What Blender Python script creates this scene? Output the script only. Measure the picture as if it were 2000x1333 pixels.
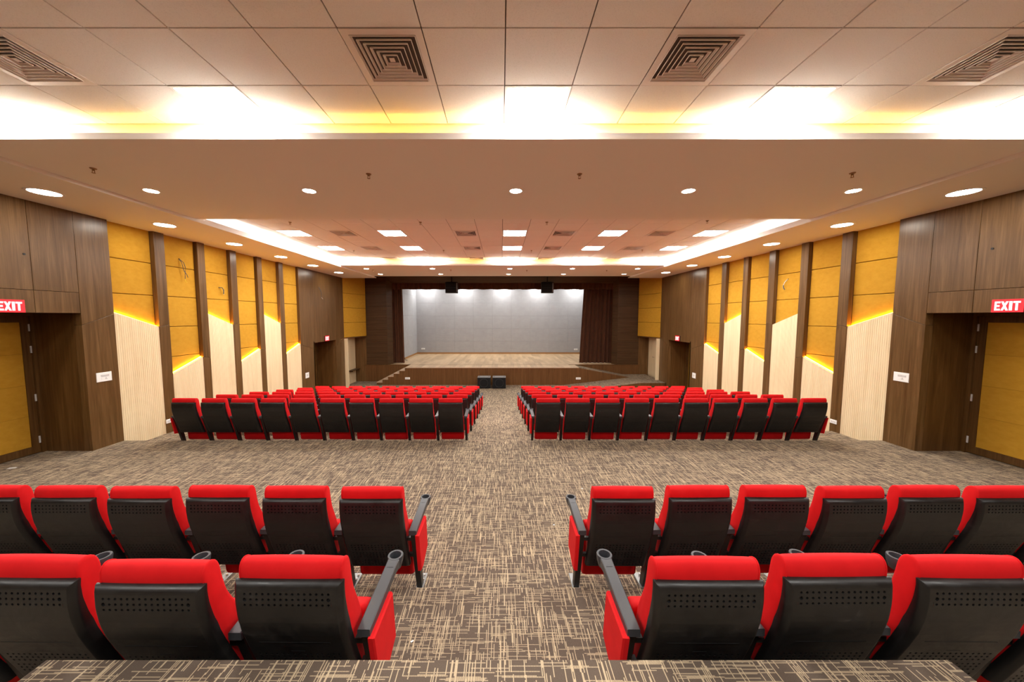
import bpy, math, random
from mathutils import Vector, Matrix
random.seed(7)
for o in list(bpy.data.objects):
    bpy.data.objects.remove(o)
S = bpy.context.scene
COL = S.collection
UP = 3.27            # camera-relative heights are lifted so that the lowest floor is z = 0

# ------------------------------------------------------------------ camera, world, exposure
cam_d = bpy.data.cameras.new('camera')
cam_d.sensor_width = 36.0
cam_d.lens = 663.0 / 2000.0 * 36.0
cam_d.shift_x = 21.0 / 2000.0
cam_d.clip_start = 0.05
cam = bpy.data.objects.new('camera', cam_d)
cam.rotation_euler = (math.pi / 2 - 0.0709, 0, 0)
COL.objects.link(cam)
S.camera = cam
w = bpy.data.worlds.new('world')
S.world = w
w.use_nodes = True
w.node_tree.nodes['Background'].inputs[0].default_value = (0.0, 0.0, 0.0, 1)
S.view_settings.view_transform = 'Standard'
S.view_settings.look = 'None'
S.view_settings.gamma = 1.0
S.view_settings.use_curve_mapping = False
S.view_settings.exposure = 2.38
try:
    S.cycles.use_denoising = True
    S.cycles.max_bounces = 10
    S.cycles.diffuse_bounces = 6
    S.cycles.glossy_bounces = 3
    S.cycles.sample_clamp_indirect = 6.0
    S.cycles.caustics_reflective = False
    S.cycles.caustics_refractive = False
except Exception:
    pass
# lamp strengths (emission of the lamps' own faces)
PANEL_E, DOWN_E, SIDE_E = 15.0, 45.0, 16.0
COVE_E, COVE_W_E, SLANT_E = 9.0, 5.0, 15.0
STAGE_E, FILL_E = 200.0, 6.5

# ------------------------------------------------------------------ materials
def new_mat(name, color=(.8, .8, .8), rough=.5, metal=0.0, spec=.5):
    m = bpy.data.materials.new(name)
    m.use_nodes = True
    b = m.node_tree.nodes['Principled BSDF']
    b.inputs['Base Color'].default_value = (*color, 1)
    b.inputs['Roughness'].default_value = rough
    b.inputs['Metallic'].default_value = metal
    b.inputs['Specular IOR Level'].default_value = spec
    return m

class NT:
    """small helper to wire nodes"""
    def __init__(s, m):
        s.t = m.node_tree
        s.b = s.t.nodes['Principled BSDF']
    def n(s, kind, **kw):
        x = s.t.nodes.new(kind)
        for k, v in kw.items():
            setattr(x, k, v)
        return x
    def l(s, a, b):
        s.t.links.new(a, b)
    def math(s, op, a, b=None, c=None):
        x = s.n('ShaderNodeMath', operation=op)
        for i, v in enumerate((a, b, c)):
            if v is None:
                continue
            if isinstance(v, (int, float)):
                x.inputs[i].default_value = v
            else:
                s.l(v, x.inputs[i])
        return x.outputs[0]
    def ramp(s, fac, stops):
        r = s.n('ShaderNodeValToRGB')
        e = r.color_ramp.elements
        while len(e) < len(stops):
            e.new(0.5)
        for i, (p, c) in enumerate(stops):
            e[i].position = p
            e[i].color = (*c, 1)
        s.l(fac, r.inputs[0])
        return r.outputs[0]
    def coord(s, scale=(1, 1, 1), rnd=0.0, rot=(0, 0, 0)):
        tc = s.n('ShaderNodeTexCoord')
        mp = s.n('ShaderNodeMapping')
        mp.inputs['Scale'].default_value = scale
        mp.inputs['Rotation'].default_value = rot
        s.l(tc.outputs['Object'], mp.inputs['Vector'])
        if rnd:
            oi = s.n('ShaderNodeObjectInfo')
            v = s.n('ShaderNodeVectorMath', operation='ADD')
            k = s.math('MULTIPLY', oi.outputs['Random'], rnd)
            cx = s.n('ShaderNodeCombineXYZ')
            for i in range(3):
                s.l(k, cx.inputs[i])
            s.l(mp.outputs[0], v.inputs[0])
            s.l(cx.outputs[0], v.inputs[1])
            return v.outputs[0]
        return mp.outputs[0]
    def noise(s, vec, scale=1.0, detail=4.0, rough=.55, dist=0.0):
        x = s.n('ShaderNodeTexNoise')
        x.inputs['Scale'].default_value = scale
        x.inputs['Detail'].default_value = detail
        x.inputs['Roughness'].default_value = rough
        x.inputs['Distortion'].default_value = dist
        s.l(vec, x.inputs['Vector'])
        return x.outputs['Fac']
    def bump(s, h, strength=.2, dist=.01):
        x = s.n('ShaderNodeBump')
        x.inputs['Strength'].default_value = strength
        x.inputs['Distance'].default_value = dist
        s.l(h, x.inputs['Height'])
        s.l(x.outputs[0], s.b.inputs['Normal'])
    def col(s, c):
        s.l(c, s.b.inputs['Base Color'])

def veneer(name, dark, mid, light, scale=(14, 14, .55), rough=.30):
    m = new_mat(name, mid, rough, spec=.28)
    k = NT(m)
    v = k.coord(scale, rnd=60.0)
    a = k.noise(v, 1.0, 6, .6, 1.2)
    v2 = k.coord(tuple(q * 6 for q in scale), rnd=30.0)
    b = k.noise(v2, 1.0, 3, .6)
    f = k.math('ADD', k.math('MULTIPLY', a, .75), k.math('MULTIPLY', b, .25))
    k.col(k.ramp(f, [(.30, dark), (.5, mid), (.72, light)]))
    k.bump(b, .06, .002)
    return m

M = {}
M['wood'] = veneer('walnut_veneer', (.068, .032, .009), (.120, .062, .021), (.190, .107, .044))
M['wood_side'] = veneer('walnut_side', (.058, .025, .006), (.098, .046, .012), (.150, .077, .025), rough=.45)
M['wood_dark'] = veneer('dark_walnut_across', (.030, .014, .005), (.058, .029, .011), (.095, .050, .021), (.55, .55, 26), .45)
M['wood_stage'] = veneer('stage_front_veneer', (.070, .029, .008), (.118, .053, .017), (.170, .083, .030), (13, 13, .5), .4)
M['trim_wood'] = new_mat('skirting_wood', (.32, .16, .05), .45)

def fabric_orange():
    m = new_mat('mustard_fabric', (.62, .33, .03), .9, spec=.15)
    k = NT(m)
    f = k.noise(k.coord((1, 1, 1.6), rnd=20), 9.0, 6, .6)
    k.col(k.ramp(f, [(.3, (.435, .228, .020)), (.5, (.47, .250, .023)), (.7, (.50, .272, .027))]))
    f2 = k.noise(k.coord((1, 1, 1)), 260, 2, .5)
    k.bump(f2, .15, .002)
    return m
M['orange'] = fabric_orange()

def cream():
    m = new_mat('pale_maple', (.78, .56, .33), .55)
    k = NT(m)
    f = k.noise(k.coord((9, 9, .8), rnd=20), 1.0, 5, .6, .6)
    k.col(k.ramp(f, [(.3, (.70, .56, .34)), (.5, (.77, .63, .40)), (.72, (.81, .68, .45))]))
    return m
M['cream'] = cream()
M['paint'] = new_mat('peach_ceiling_paint', (.82, .79, .73), .8, spec=.2)
M['white_paint'] = new_mat('white_cove_paint', (.82, .78, .74), .8, spec=.2)

def tile_mat():
    m = new_mat('mineral_tile', (.74, .58, .47), .9, spec=.1)
    k = NT(m)
    f = k.noise(k.coord((1, 1, 1), rnd=10), 140, 2, .6)
    k.col(k.ramp(f, [(.28, (.73, .70, .67)), (.42, (.83, .80, .77)), (.7, (.86, .83, .80))]))
    k.bump(f, .25, .003)
    return m
M['tile'] = tile_mat()
M['grid'] = new_mat('tile_joint', (.10, .075, .06), .8)
M['vent'] = new_mat('vent_enamel', (.80, .74, .70), .45)
M['vent_dark'] = new_mat('vent_dark', (.012, .012, .014), .9)

def carpet():
    m = new_mat('woven_carpet', (.2, .15, .1), .95, spec=.1)
    k = NT(m)
    tc = k.n('ShaderNodeTexCoord')
    sp = k.n('ShaderNodeSeparateXYZ')
    k.l(tc.outputs['Object'], sp.inputs[0])
    X, Y0, Z = sp.outputs
    Y = k.math('ADD', Y0, k.math('MULTIPLY', Z, 1.0))     # risers carry the pattern on
    def wn(a, b, seed):
        c = k.n('ShaderNodeCombineXYZ')
        k.l(a, c.inputs[0])
        if isinstance(b, (int, float)):
            c.inputs[1].default_value = b
        else:
            k.l(b, c.inputs[1])
        c.inputs[2].default_value = seed
        x = k.n('ShaderNodeTexWhiteNoise', noise_dimensions='3D')
        k.l(c.outputs[0], x.inputs['Vector'])
        return x.outputs['Value']
    def lines(across, along, pitch, seg, dens, seed):
        ci = k.math('FLOOR', k.math('DIVIDE', across, pitch))
        off = k.math('MULTIPLY', wn(ci, 0.0, seed), 37.0)
        t = k.math('ADD', k.math('DIVIDE', along, seg), off)
        si = k.math('FLOOR', t)
        fr = k.math('FRACT', t)
        on = k.math('LESS_THAN', wn(ci, si, seed + 1.5), dens)
        ln = k.math('ADD', k.math('MULTIPLY', wn(ci, si, seed + 3.5), .6), .45)
        on2 = k.math('LESS_THAN', fr, ln)
        return k.math('MULTIPLY', on, on2)
    a = lines(X, Y, .0038, .16, .23, 1.0)
    b = lines(Y, X, .0042, .18, .22, 9.0)
    # tuft dots so that yarn reads as stitches close up
    dot = k.math('GREATER_THAN', k.math('SINE', k.math('MULTIPLY', X, 2 * math.pi / .0052)), -.55)
    b = k.math('MULTIPLY', b, dot)
    line = k.math('MAXIMUM', a, b)
    n1 = k.noise(k.coord((1, 1, 1)), 420, 2, .6)
    n2 = k.noise(k.coord((1, 1, 1)), .9, 3, .5)
    base = k.ramp(n1, [(.3, (.092, .069, .053)), (.7, (.155, .119, .093))])
    yarn = k.ramp(n1, [(.3, (.44, .34, .22)), (.7, (.57, .46, .31))])
    mx = k.n('ShaderNodeMix', data_type='RGBA')
    k.l(line, mx.inputs['Factor'])
    k.l(base, mx.inputs['A'])
    k.l(yarn, mx.inputs['B'])
    m2 = k.n('ShaderNodeMix', data_type='RGBA', blend_type='MULTIPLY')
    m2.inputs['Factor'].default_value = 1.0
    k.l(mx.outputs['Result'], m2.inputs['A'])
    k.l(k.ramp(n2, [(.3, (.88, .88, .88)), (.7, (1, 1, 1))]), m2.inputs['B'])
    k.col(m2.outputs['Result'])
    k.bump(k.math('ADD', n1, k.math('MULTIPLY', line, .5)), .3, .003)
    return m
M['carpet'] = carpet()

def red():
    m = new_mat('red_upholstery', (.72, .012, .012), .75, spec=.25)
    k = NT(m)
    f = k.noise(k.coord((1, 1, 1), rnd=30), 7, 4, .6)
    k.col(k.ramp(f, [(.3, (.60, .004, .007)), (.6, (.67, .006, .009)), (.8, (.70, .012, .014))]))
    f2 = k.noise(k.coord((1, 1, 1)), 500, 2, .5)
    k.bump(f2, .12, .001)
    return m
M['red'] = red()

def plastic():
    m = new_mat('black_shell_plastic', (.018, .016, .015), .42)
    k = NT(m)
    f = k.noise(k.coord((1, 1, 1), rnd=50), 9, 8, .75, .8)
    k.col(k.ramp(f, [(.45, (.008, .008, .0084)), (.62, (.014, .0135, .0135)), (.78, (.060, .055, .050))]))
    r = k.ramp(f, [(.4, (.34, .34, .34)), (.8, (.60, .60, .60))])
    k.l(r, k.b.inputs['Roughness'])
    return m
M['plastic'] = plastic()
M['arm'] = new_mat('grey_arm_plastic', (.042, .046, .053), .42)
M['steel_black'] = new_mat('black_powder_coat', (.016, .014, .013), .4)
M['plate'] = new_mat('grey_plate', (.28, .29, .29), .4, .6)
M['chrome'] = new_mat('chrome', (.75, .75, .76), .18, 1.0)
M['brass'] = new_mat('dull_brass', (.34, .22, .12), .35, .8)
M['white_plastic'] = new_mat('white_plastic', (.86, .87, .86), .35)
M['light_grey'] = new_mat('light_grey_plastic', (.62, .62, .62), .4)
M['black'] = new_mat('matt_black', (.010, .010, .011), .6)
M['grille'] = new_mat('speaker_grille', (.007, .007, .008), .8, spec=.2)
M['grey_top'] = new_mat('worn_grey_top', (.16, .155, .15), .55)
M['sign_red'] = new_mat('sign_red', (.80, .01, .02), .35)
M['sign_white'] = new_mat('sign_white', (.92, .94, .96), .35)
for q, c, e in (('sign_red', (1, .012, .03), .10), ('sign_white', (.95, .97, 1), .12)):     # the signs are lit from within
    M[q].node_tree.nodes['Principled BSDF'].inputs['Emission Color'].default_value = (*c, 1)
    M[q].node_tree.nodes['Principled BSDF'].inputs['Emission Strength'].default_value = e
M['paper'] = new_mat('white_paper', (.85, .86, .87), .7)
M['tread'] = new_mat('tread_laminate', (.46, .33, .225), .5)
M['wire'] = new_mat('grey_wire', (.07, .07, .08), .5)
M['wire_yellow'] = new_mat('yellow_wire', (.75, .55, .03), .5)

def grey_wall():
    m = new_mat('grey_acoustic_board', (.47, .46, .455), .9, spec=.1)
    k = NT(m)
    f = k.noise(k.coord((1, 1, 1), rnd=9), 3, 6, .7)
    f2 = k.noise(k.coord((3, 3, 60)), 1.0, 3, .6)
    g = k.math('ADD', k.math('MULTIPLY', f, .6), k.math('MULTIPLY', f2, .4))
    k.col(k.ramp(g, [(.3, (.325, .33, .345)), (.7, (.39, .395, .41))]))
    return m
M['grey'] = grey_wall()

def deck():
    m = new_mat('stage_boards', (.5, .35, .22), .45)
    k = NT(m)
    tc = k.n('ShaderNodeTexCoord')
    sp = k.n('ShaderNodeSeparateXYZ')
    k.l(tc.outputs['Object'], sp.inputs[0])
    ci = k.math('FLOOR', k.math('DIVIDE', sp.outputs[0], .16))
    w1 = k.n('ShaderNodeTexWhiteNoise', noise_dimensions='1D')
    k.l(ci, w1.inputs['W'])
    row = k.math('FLOOR', k.math('ADD', k.math('DIVIDE', sp.outputs[1], 1.3), k.math('MULTIPLY', w1.outputs['Value'], 9)))
    c = k.n('ShaderNodeCombineXYZ')
    k.l(ci, c.inputs[0])
    k.l(row, c.inputs[1])
    w2 = k.n('ShaderNodeTexWhiteNoise', noise_dimensions='3D')
    k.l(c.outputs[0], w2.inputs['Vector'])
    n = k.noise(k.coord((18, 1.2, 1)), 1.0, 5, .6)
    f = k.math('ADD', k.math('MULTIPLY', w2.outputs['Value'], .45), k.math('MULTIPLY', n, .55))
    k.col(k.ramp(f, [(.2, (.36, .24, .135)), (.5, (.49, .335, .19)), (.8, (.61, .43, .255))]))
    return m
M['deck'] = deck()

def curtain_mat():
    m = new_mat('brown_velvet', (.070, .022, .012), .85, spec=.2)
    k = NT(m)
    f = k.noise(k.coord((3, 3, .6)), 4, 4, .6)
    k.col(k.ramp(f, [(.3, (.050, .019, .009)), (.7, (.085, .033, .015))]))
    k.b.inputs['Sheen Weight'].default_value = .15
    k.b.inputs['Sheen Tint'].default_value = (.9, .45, .3, 1)
    return m
M['curtain'] = curtain_mat()

def lamp_mat(name, color, e):
    m = bpy.data.materials.new(name)
    m.use_nodes = True
    t = m.node_tree
    t.nodes.remove(t.nodes['Principled BSDF'])
    x = t.nodes.new('ShaderNodeEmission')
    x.inputs[0].default_value = (*color, 1)
    x.inputs[1].default_value = e
    t.links.new(x.outputs[0], t.nodes['Material Output'].inputs[0])
    return m
M['lamp_panel'] = lamp_mat('panel_diffuser', (1, .975, .93), PANEL_E)
M['lamp_down'] = lamp_mat('downlight_lens', (1, .92, .80), DOWN_E)
M['lamp_side'] = lamp_mat('side_downlight_lens', (1, .92, .80), SIDE_E)
M['lamp_cove'] = lamp_mat('cove_led_amber', (1, .52, .07), COVE_E)
M['lamp_cove_white'] = lamp_mat('cove_led_white', (1, .94, .88), COVE_W_E)
M['lamp_slant'] = lamp_mat('wall_led_amber', (1, .42, .015), SLANT_E)
M['lamp_fill'] = lamp_mat('fill_diffuser', (1, .97, .93), FILL_E)
M['lamp_stage'] = lamp_mat('stage_lamp', (1, .97, .93), STAGE_E)

# ------------------------------------------------------------------ mesh helpers
def mk(name, verts, faces, mat, parent=None, smooth=None):
    me = bpy.data.meshes.new(name)
    me.from_pydata([tuple(v) for v in verts], [], faces)
    me.materials.append(M[mat])
    me.validate()
    if smooth is not None:
        me.shade_smooth()
        me.set_sharp_from_angle(angle=math.radians(smooth))
    me.update()
    o = bpy.data.objects.new(name, me)
    COL.objects.link(o)
    if parent:
        o.parent = parent
    return o

def empty(name, loc=(0, 0, 0), rz=0.0):
    o = bpy.data.objects.new(name, None)
    o.empty_display_size = .1
    o.location = loc
    o.rotation_euler = (0, 0, rz)
    COL.objects.link(o)
    return o

def tag(o, label, cat, group=None, kind=None):
    o['label'] = label
    o['category'] = cat
    if group:
        o['group'] = group
    if kind:
        o['kind'] = kind
    return o

def struct(o):
    o['kind'] = 'structure'
    return o

def dup(root, loc, rz=0.0):
    r = root.copy()
    COL.objects.link(r)
    r.location = loc
    r.rotation_euler = (0, 0, rz)
    for ch in list(root.children):
        c = ch.copy()
        COL.objects.link(c)
        c.parent = r
        for g in list(ch.children):
            d = g.copy()
            COL.objects.link(d)
            d.parent = c
    return r

class B:
    def __init__(s):
        s.v, s.f = [], []
    def add(s, vs, fs):
        n = len(s.v)
        s.v += [Vector(q) for q in vs]
        s.f += [tuple(i + n for i in f) for f in fs]
        return s
    def box(s, x0, x1, y0, y1, z0, z1):
        x0, x1 = sorted((x0, x1)); y0, y1 = sorted((y0, y1)); z0, z1 = sorted((z0, z1))
        vs = [(x0, y0, z0), (x1, y0, z0), (x1, y1, z0), (x0, y1, z0), (x0, y0, z1), (x1, y0, z1), (x1, y1, z1), (x0, y1, z1)]
        return s.add(vs, [(3, 2, 1, 0), (4, 5, 6, 7), (0, 1, 5, 4), (1, 2, 6, 5), (2, 3, 7, 6), (3, 0, 4, 7)])
    def slab(s, pts, n, t, c=.003):
        """polygon PTS (3D, counter-clockwise seen from N) pushed back by T, front edge chamfered by C"""
        n = Vector(n).normalized()
        P = [Vector(p) for p in pts]
        k = len(P)
        ins = []
        for i in range(k):
            a = (P[i] - P[i - 1]).normalized(); b = (P[(i + 1) % k] - P[i]).normalized()
            na, nb = n.cross(a), n.cross(b)
            h = (na + nb)
            d = max(.3, 1 + na.dot(nb))
            ins.append(P[i] + h * (c / d))
        vs = [p - n * t for p in P] + [p - n * c for p in P] + ins
        fs = [tuple(reversed(range(k)))]
        for r in (0, k):
            for i in range(k):
                j = (i + 1) % k
                fs.append((r + i, r + j, r + k + j, r + k + i))
        fs.append(tuple(range(2 * k, 3 * k)))
        return s.add(vs, fs)
    def cyl(s, c, r0, r1, z0, z1, n=16, caps=True):
        vs = []
        for z, r in ((z0, r0), (z1, r1)):
            for i in range(n):
                a = 2 * math.pi * i / n
                vs.append((c[0] + r * math.cos(a), c[1] + r * math.sin(a), z))
        fs = [(i, (i + 1) % n, n + (i + 1) % n, n + i) for i in range(n)]
        if caps:
            fs += [tuple(reversed(range(n))), tuple(range(n, 2 * n))]
        return s.add(vs, fs)
    def tube(s, pts, r, n=6):
        P = [Vector(p) for p in pts]
        rings = []
        for i, p in enumerate(P):
            d = (P[min(i + 1, len(P) - 1)] - P[max(i - 1, 0)]).normalized()
            a = d.cross(Vector((0, 0, 1)))
            if a.length < .01:
                a = d.cross(Vector((1, 0, 0)))
            a.normalize(); b = d.cross(a)
            rings.append([p + (a * math.cos(2 * math.pi * k / n) + b * math.sin(2 * math.pi * k / n)) * r for k in range(n)])
        vs = [q for rg in rings for q in rg]
        fs = []
        for i in range(len(P) - 1):
            for k in range(n):
                fs.append((i * n + k, i * n + (k + 1) % n, (i + 1) * n + (k + 1) % n, (i + 1) * n + k))
        fs += [tuple(reversed(range(n))), tuple(range((len(P) - 1) * n, len(P) * n))]
        return s.add(vs, fs)
    def make(s, name, mat, parent=None, smooth=None):
        return mk(name, s.v, s.f, mat, parent, smooth)

def clip_above(poly, y0, z0, y1, z1):
    """part of the (y,z) polygon above the line through two points"""
    def side(p):
        return (p[1] - z0) - (z1 - z0) * (p[0] - y0) / (y1 - y0)
    out = []
    for i in range(len(poly)):
        a, b = poly[i - 1], poly[i]
        sa, sb = side(a), side(b)
        if (sa >= 0) != (sb >= 0):
            t = sa / (sa - sb)
            out.append((a[0] + (b[0] - a[0]) * t, a[1] + (b[1] - a[1]) * t))
        if sb >= 0:
            out.append(b)
    return out
def clip_below(poly, y0, z0, y1, z1):
    return [(p[0], -p[1]) for p in clip_above([(q[0], -q[1]) for q in poly], y0, -z0, y1, -z1)]

XC = .04                     # centre line of the hall
ORD = ['first', 'second', 'third', 'fourth', 'fifth', 'sixth', 'seventh', 'eighth', 'ninth', 'tenth']
FZ = -3.27                   # lowest floor
ZS, ZB, ZT = 1.76, 1.81, 2.05   # side soffit, beam, tile ceiling

# ------------------------------------------------------------------ floor (carpeted terraces)
ROW_P, ROW_DZ = .975, .155
levels = [(-1.7, -1.994), (2.37, -2.206), (3.35, -2.345)]
for i in range(6):
    levels.append((6.3 + ROW_P * i, -2.495 - ROW_DZ * i))
levels[-1] = (levels[-1][0], FZ)
bb = B()
xs = (-8.6, 8.6)
prof = []
for i, (y, z) in enumerate(levels):
    prof.append((y, z))
    prof.append((levels[i + 1][0] if i + 1 < len(levels) else 17.3, z))
vs, fs = [], []
for (y, z) in prof:
    vs += [(xs[0], y, z), (xs[1], y, z)]
for i in range(len(prof) - 1):
    fs.append((2 * i, 2 * i + 1, 2 * i + 3, 2 * i + 2))
floor = struct(mk('floor', vs, fs, 'carpet'))
b = B()
b.slab([(-1.865, -1.65, -1.40), (1.835, -1.65, -1.40), (1.835, 1.297, -1.40), (-1.865, 1.297, -1.40)], (0, 0, 1), .59, .006)
b.make('carpeted_landing', 'carpet', floor)

# ------------------------------------------------------------------ side walls
JOINTS = [1.78, 1.104, .445, -.215, -.875, -1.6]
BAYS = [(6.30, 7.12), (7.34, 8.12), (8.32, 9.09), (9.30, 10.08), (10.28, 11.05), (11.27, 12.10)]
PILS = [(7.12, 7.34), (8.12, 8.32), (9.09, 9.30), (10.08, 10.28), (11.05, 11.27)]
HI, LO = (.085, -.205), (-1.25, -.96)

def side_wall(s):
    nm = 'left' if s < 0 else 'right'
    X = lambda d: XC + s * d
    n = (-s, 0, 0)
    def P(poly, d):
        pts = [(X(d), y, z) for y, z in poly]
        # orientation: counter-clockwise seen from inside the room
        area = sum(poly[i - 1][0] * poly[i][1] - poly[i][0] * poly[i - 1][1] for i in range(len(poly)))
        if (area > 0) == (s > 0):
            pts.reverse()
        return pts
    def rect(y0, y1, z0, z1):
        return [(y0, z0), (y1, z0), (y1, z1), (y0, z1)]
    b = B()
    for y0, y1, z0, z1 in [(-1.7, 3.9, FZ, 1.9), (5.8, 12.98, FZ, 1.9), (14.67, 15.5, FZ, 1.9), (3.9, 5.8, .064, 1.9), (12.98, 14.67, -.993, 1.9)]:
        b.box(X(7.33), X(7.45), y0, y1, z0, z1)
    b.box(X(8.16), X(8.3), -1.7, 17.2, FZ, 2.4)
    wall = struct(b.make('wall_' + nm, 'wood_side'))
    def pan(name, poly, d, t, mat, c=.003):
        o = B().slab(P(poly, d), n, t, c).make(name, mat, wall)
        return o
    g = .0025
    # walnut portal panels around the near exit
    cols = [(-1.7, -.2), (-.2, 1.3), (1.3, 2.6), (2.6, 3.9)]
    for y0, y1 in cols:
        pan('veneer_panel', rect(y0 + g, y1 - g, FZ + .6, ZS), 7.2, .13, 'wood')
    for y0, y1 in [(3.9, 4.62), (4.62, 5.24), (5.24, 5.8)]:
        pan('veneer_panel', rect(y0 + g, y1 - g, .41 + g, ZS), 7.2, .13, 'wood')
        pan('veneer_panel', rect(y0 + g, y1 - g, .064, .41 - g), 7.2, .13, 'wood')
    cut = (5.8, -.14, 6.3, .06)
    pan('veneer_panel', clip_above(rect(5.8 + g, 6.3, -2.4, ZS), *cut), 7.2, .13, 'wood')
    pan('veneer_panel', clip_below(rect(5.8, 6.3, -2.4, ZS), cut[0], cut[1] - .005, cut[2], cut[3] - .005), 7.2, .13, 'wood')
    # door recess linings
    for (y, d0, d1, zt, zb) in [(5.8, 7.2, 8.12, .064, -2.4), (14.67, 7.2, 8.12, -.993, FZ)]:
        b = B().box(X(7.33), X(d1), y - .004, y + .05, zb, zt + .05)
        b.make('jamb_panel', 'wood_side', wall)
    for (y, zt, zb) in [(3.9, .064, -2.4), (12.98, -.993, FZ)]:
        B().box(X(7.2), X(8.12), y - .06, y + .002, zb, zt + .05).make('jamb_panel', 'wood_side', wall)
    B().box(X(7.33), X(8.12), 3.9, 5.8, .066, .12).make('lintel_panel', 'wood_side', wall)
    B().box(X(7.33), X(8.12), 12.98, 14.67, -.991, -.93).make('lintel_panel', 'wood_side', wall)
    # bays: mustard pads above, fluted maple below, a lamp strip hidden behind the maple's slanted top
    for i, (y0, y1) in enumerate(BAYS):
        zl, zr = HI if i % 2 == 0 else LO
        for j in range(len(JOINTS) - 1):
            poly = rect(y0 + .004, y1 - .004, JOINTS[j + 1] + .005, JOINTS[j] - .005)
            poly = clip_above(poly, y0, zl + .012, y1, zr + .012)
            if len(poly) >= 3 and max(p[1] for p in poly) - min(p[1] for p in poly) > .03:
                pan('acoustic_panel', poly, 7.285, .05, 'orange', .007)
        # fluted board
        pitch = (y1 - y0) / 22.0
        pr = []
        for k in range(22):
            ya = y0 + k * pitch
            pr += [(ya, 7.215), (ya + pitch * .74, 7.215), (ya + pitch * .80, 7.2185), (ya + pitch * .94, 7.2185)]
        pr.append((y1, 7.215))
        vs, fs = [], []
        for (y, d) in pr:
            zt = zl + (zr - zl) * (y - y0) / (y1 - y0)
            vs += [(X(d), y, FZ), (X(d), y, zt), (X(7.26), y, zt)]
        for k in range(len(pr) - 1):
            q = 3 * k
            f1, f2 = (q, q + 3, q + 4, q + 1), (q + 1, q + 4, q + 5, q + 2)
            if s < 0:
                f1, f2 = f1[::-1], f2[::-1]
            fs += [f1, f2]
        mk('fluted_panel', vs, fs, 'cream', wall)
        if not (s > 0 and i == 2):
            dz = .006
            pts = [(y0 + .006, zl + dz), (y1 - .006, zr + dz), (y1 - .006, zr + dz + .012), (y0 + .006, zl + dz + .012)]
            B().slab(P(pts, 7.255), n, .018, .001).make('led_strip', 'lamp_slant', wall)
    for i, (y0, y1) in enumerate(PILS):
        za = HI[1] if i % 2 == 0 else LO[1]
        zb = za + (.045 if i % 2 == 0 else -.04)
        r = rect(y0, y1, FZ, ZS)
        pan('pilaster_panel', clip_above(r, y0, za, y1, zb), 7.2, .13, 'wood')
        pan('pilaster_panel', clip_below(r, y0, za - .005, y1, zb - .005), 7.2, .13, 'wood')
    # far walnut wall with its exit
    A0, A1, D0, D1, ZD = 12.1, 15.45, 12.98, 14.67, -.993
    c1 = (A0, -.99, D0, -1.23)
    c2 = (D1, -1.27, A1, -.93)
    pan('veneer_panel', clip_below(rect(A0, D0, FZ, -.6), c1[0], c1[1] - .004, c1[2], c1[3] - .004), 7.2, .13, 'wood')
    pan('veneer_panel', clip_below(rect(D1, A1, FZ, -.6), c2[0], c2[1] - .004, c2[2], c2[3] - .004), 7.2, .13, 'wood')
    pan('veneer_panel', clip_above(rect(A0, D0 - .001, FZ, ZS), *c1), 7.2, .13, 'wood')
    pan('veneer_panel', clip_above(rect(D1 + .001, A1, FZ, ZS), *c2), 7.2, .13, 'wood')
    pan('veneer_panel', rect(D0, D1, ZD, ZS), 7.2, .13, 'wood')
    # bulkhead beside the stage: mustard pads over a pale recess
    a, c = Vector((X(7.2), 15.45, 0)), Vector((X(6.80), 17.0, 0))
    nn = Vector((0, 0, 1)).cross(c - a).normalized()
    if nn.x * s > 0:
        nn = -nn
    for z0, z1 in [(1.08, 2.0), (.42, 1.08), (-.26, .42), (-.95, -.26)]:
        pts = [(a.x, a.y, z0 + .006), (c.x, c.y, z0 + .006), (c.x, c.y, z1 - .004), (a.x, a.y, z1 - .004)]
        if s > 0:
            pts.reverse()
        B().slab(pts, nn, .06, .006).make('acoustic_panel', 'orange', wall)
    b = B()
    q = [(a.x, a.y), (c.x, c.y), (X(7.6), 17.05), (X(7.6), 15.45)]
    vs = [(x, y, z) for z in (-.985, -.95) for x, y in q]
    b.add(vs, [(3, 2, 1, 0), (4, 5, 6, 7), (0, 1, 5, 4), (1, 2, 6, 5), (2, 3, 7, 6), (3, 0, 4, 7)])
    b.make('bulkhead_soffit', 'wood_side', wall)
    B().box(X(7.06), X(7.32), 15.46, 15.52, FZ, -.99).make('end_panel', 'cream', wall)
    B().box(X(7.42), X(7.5), 15.5, 17.1, FZ, -.99).make('recess_panel', 'cream', wall)
    B().box(X(6.70), X(7.42), 17.075, 17.13, FZ, -.99).make('recess_panel', 'wood', wall)
    return wall
WL = side_wall(-1)
WR = side_wall(1)
b = B().box(-8.4, 8.4, -1.85, -1.7, -2.2, 2.2)
struct(b.make('wall_back', 'wood'))

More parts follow.
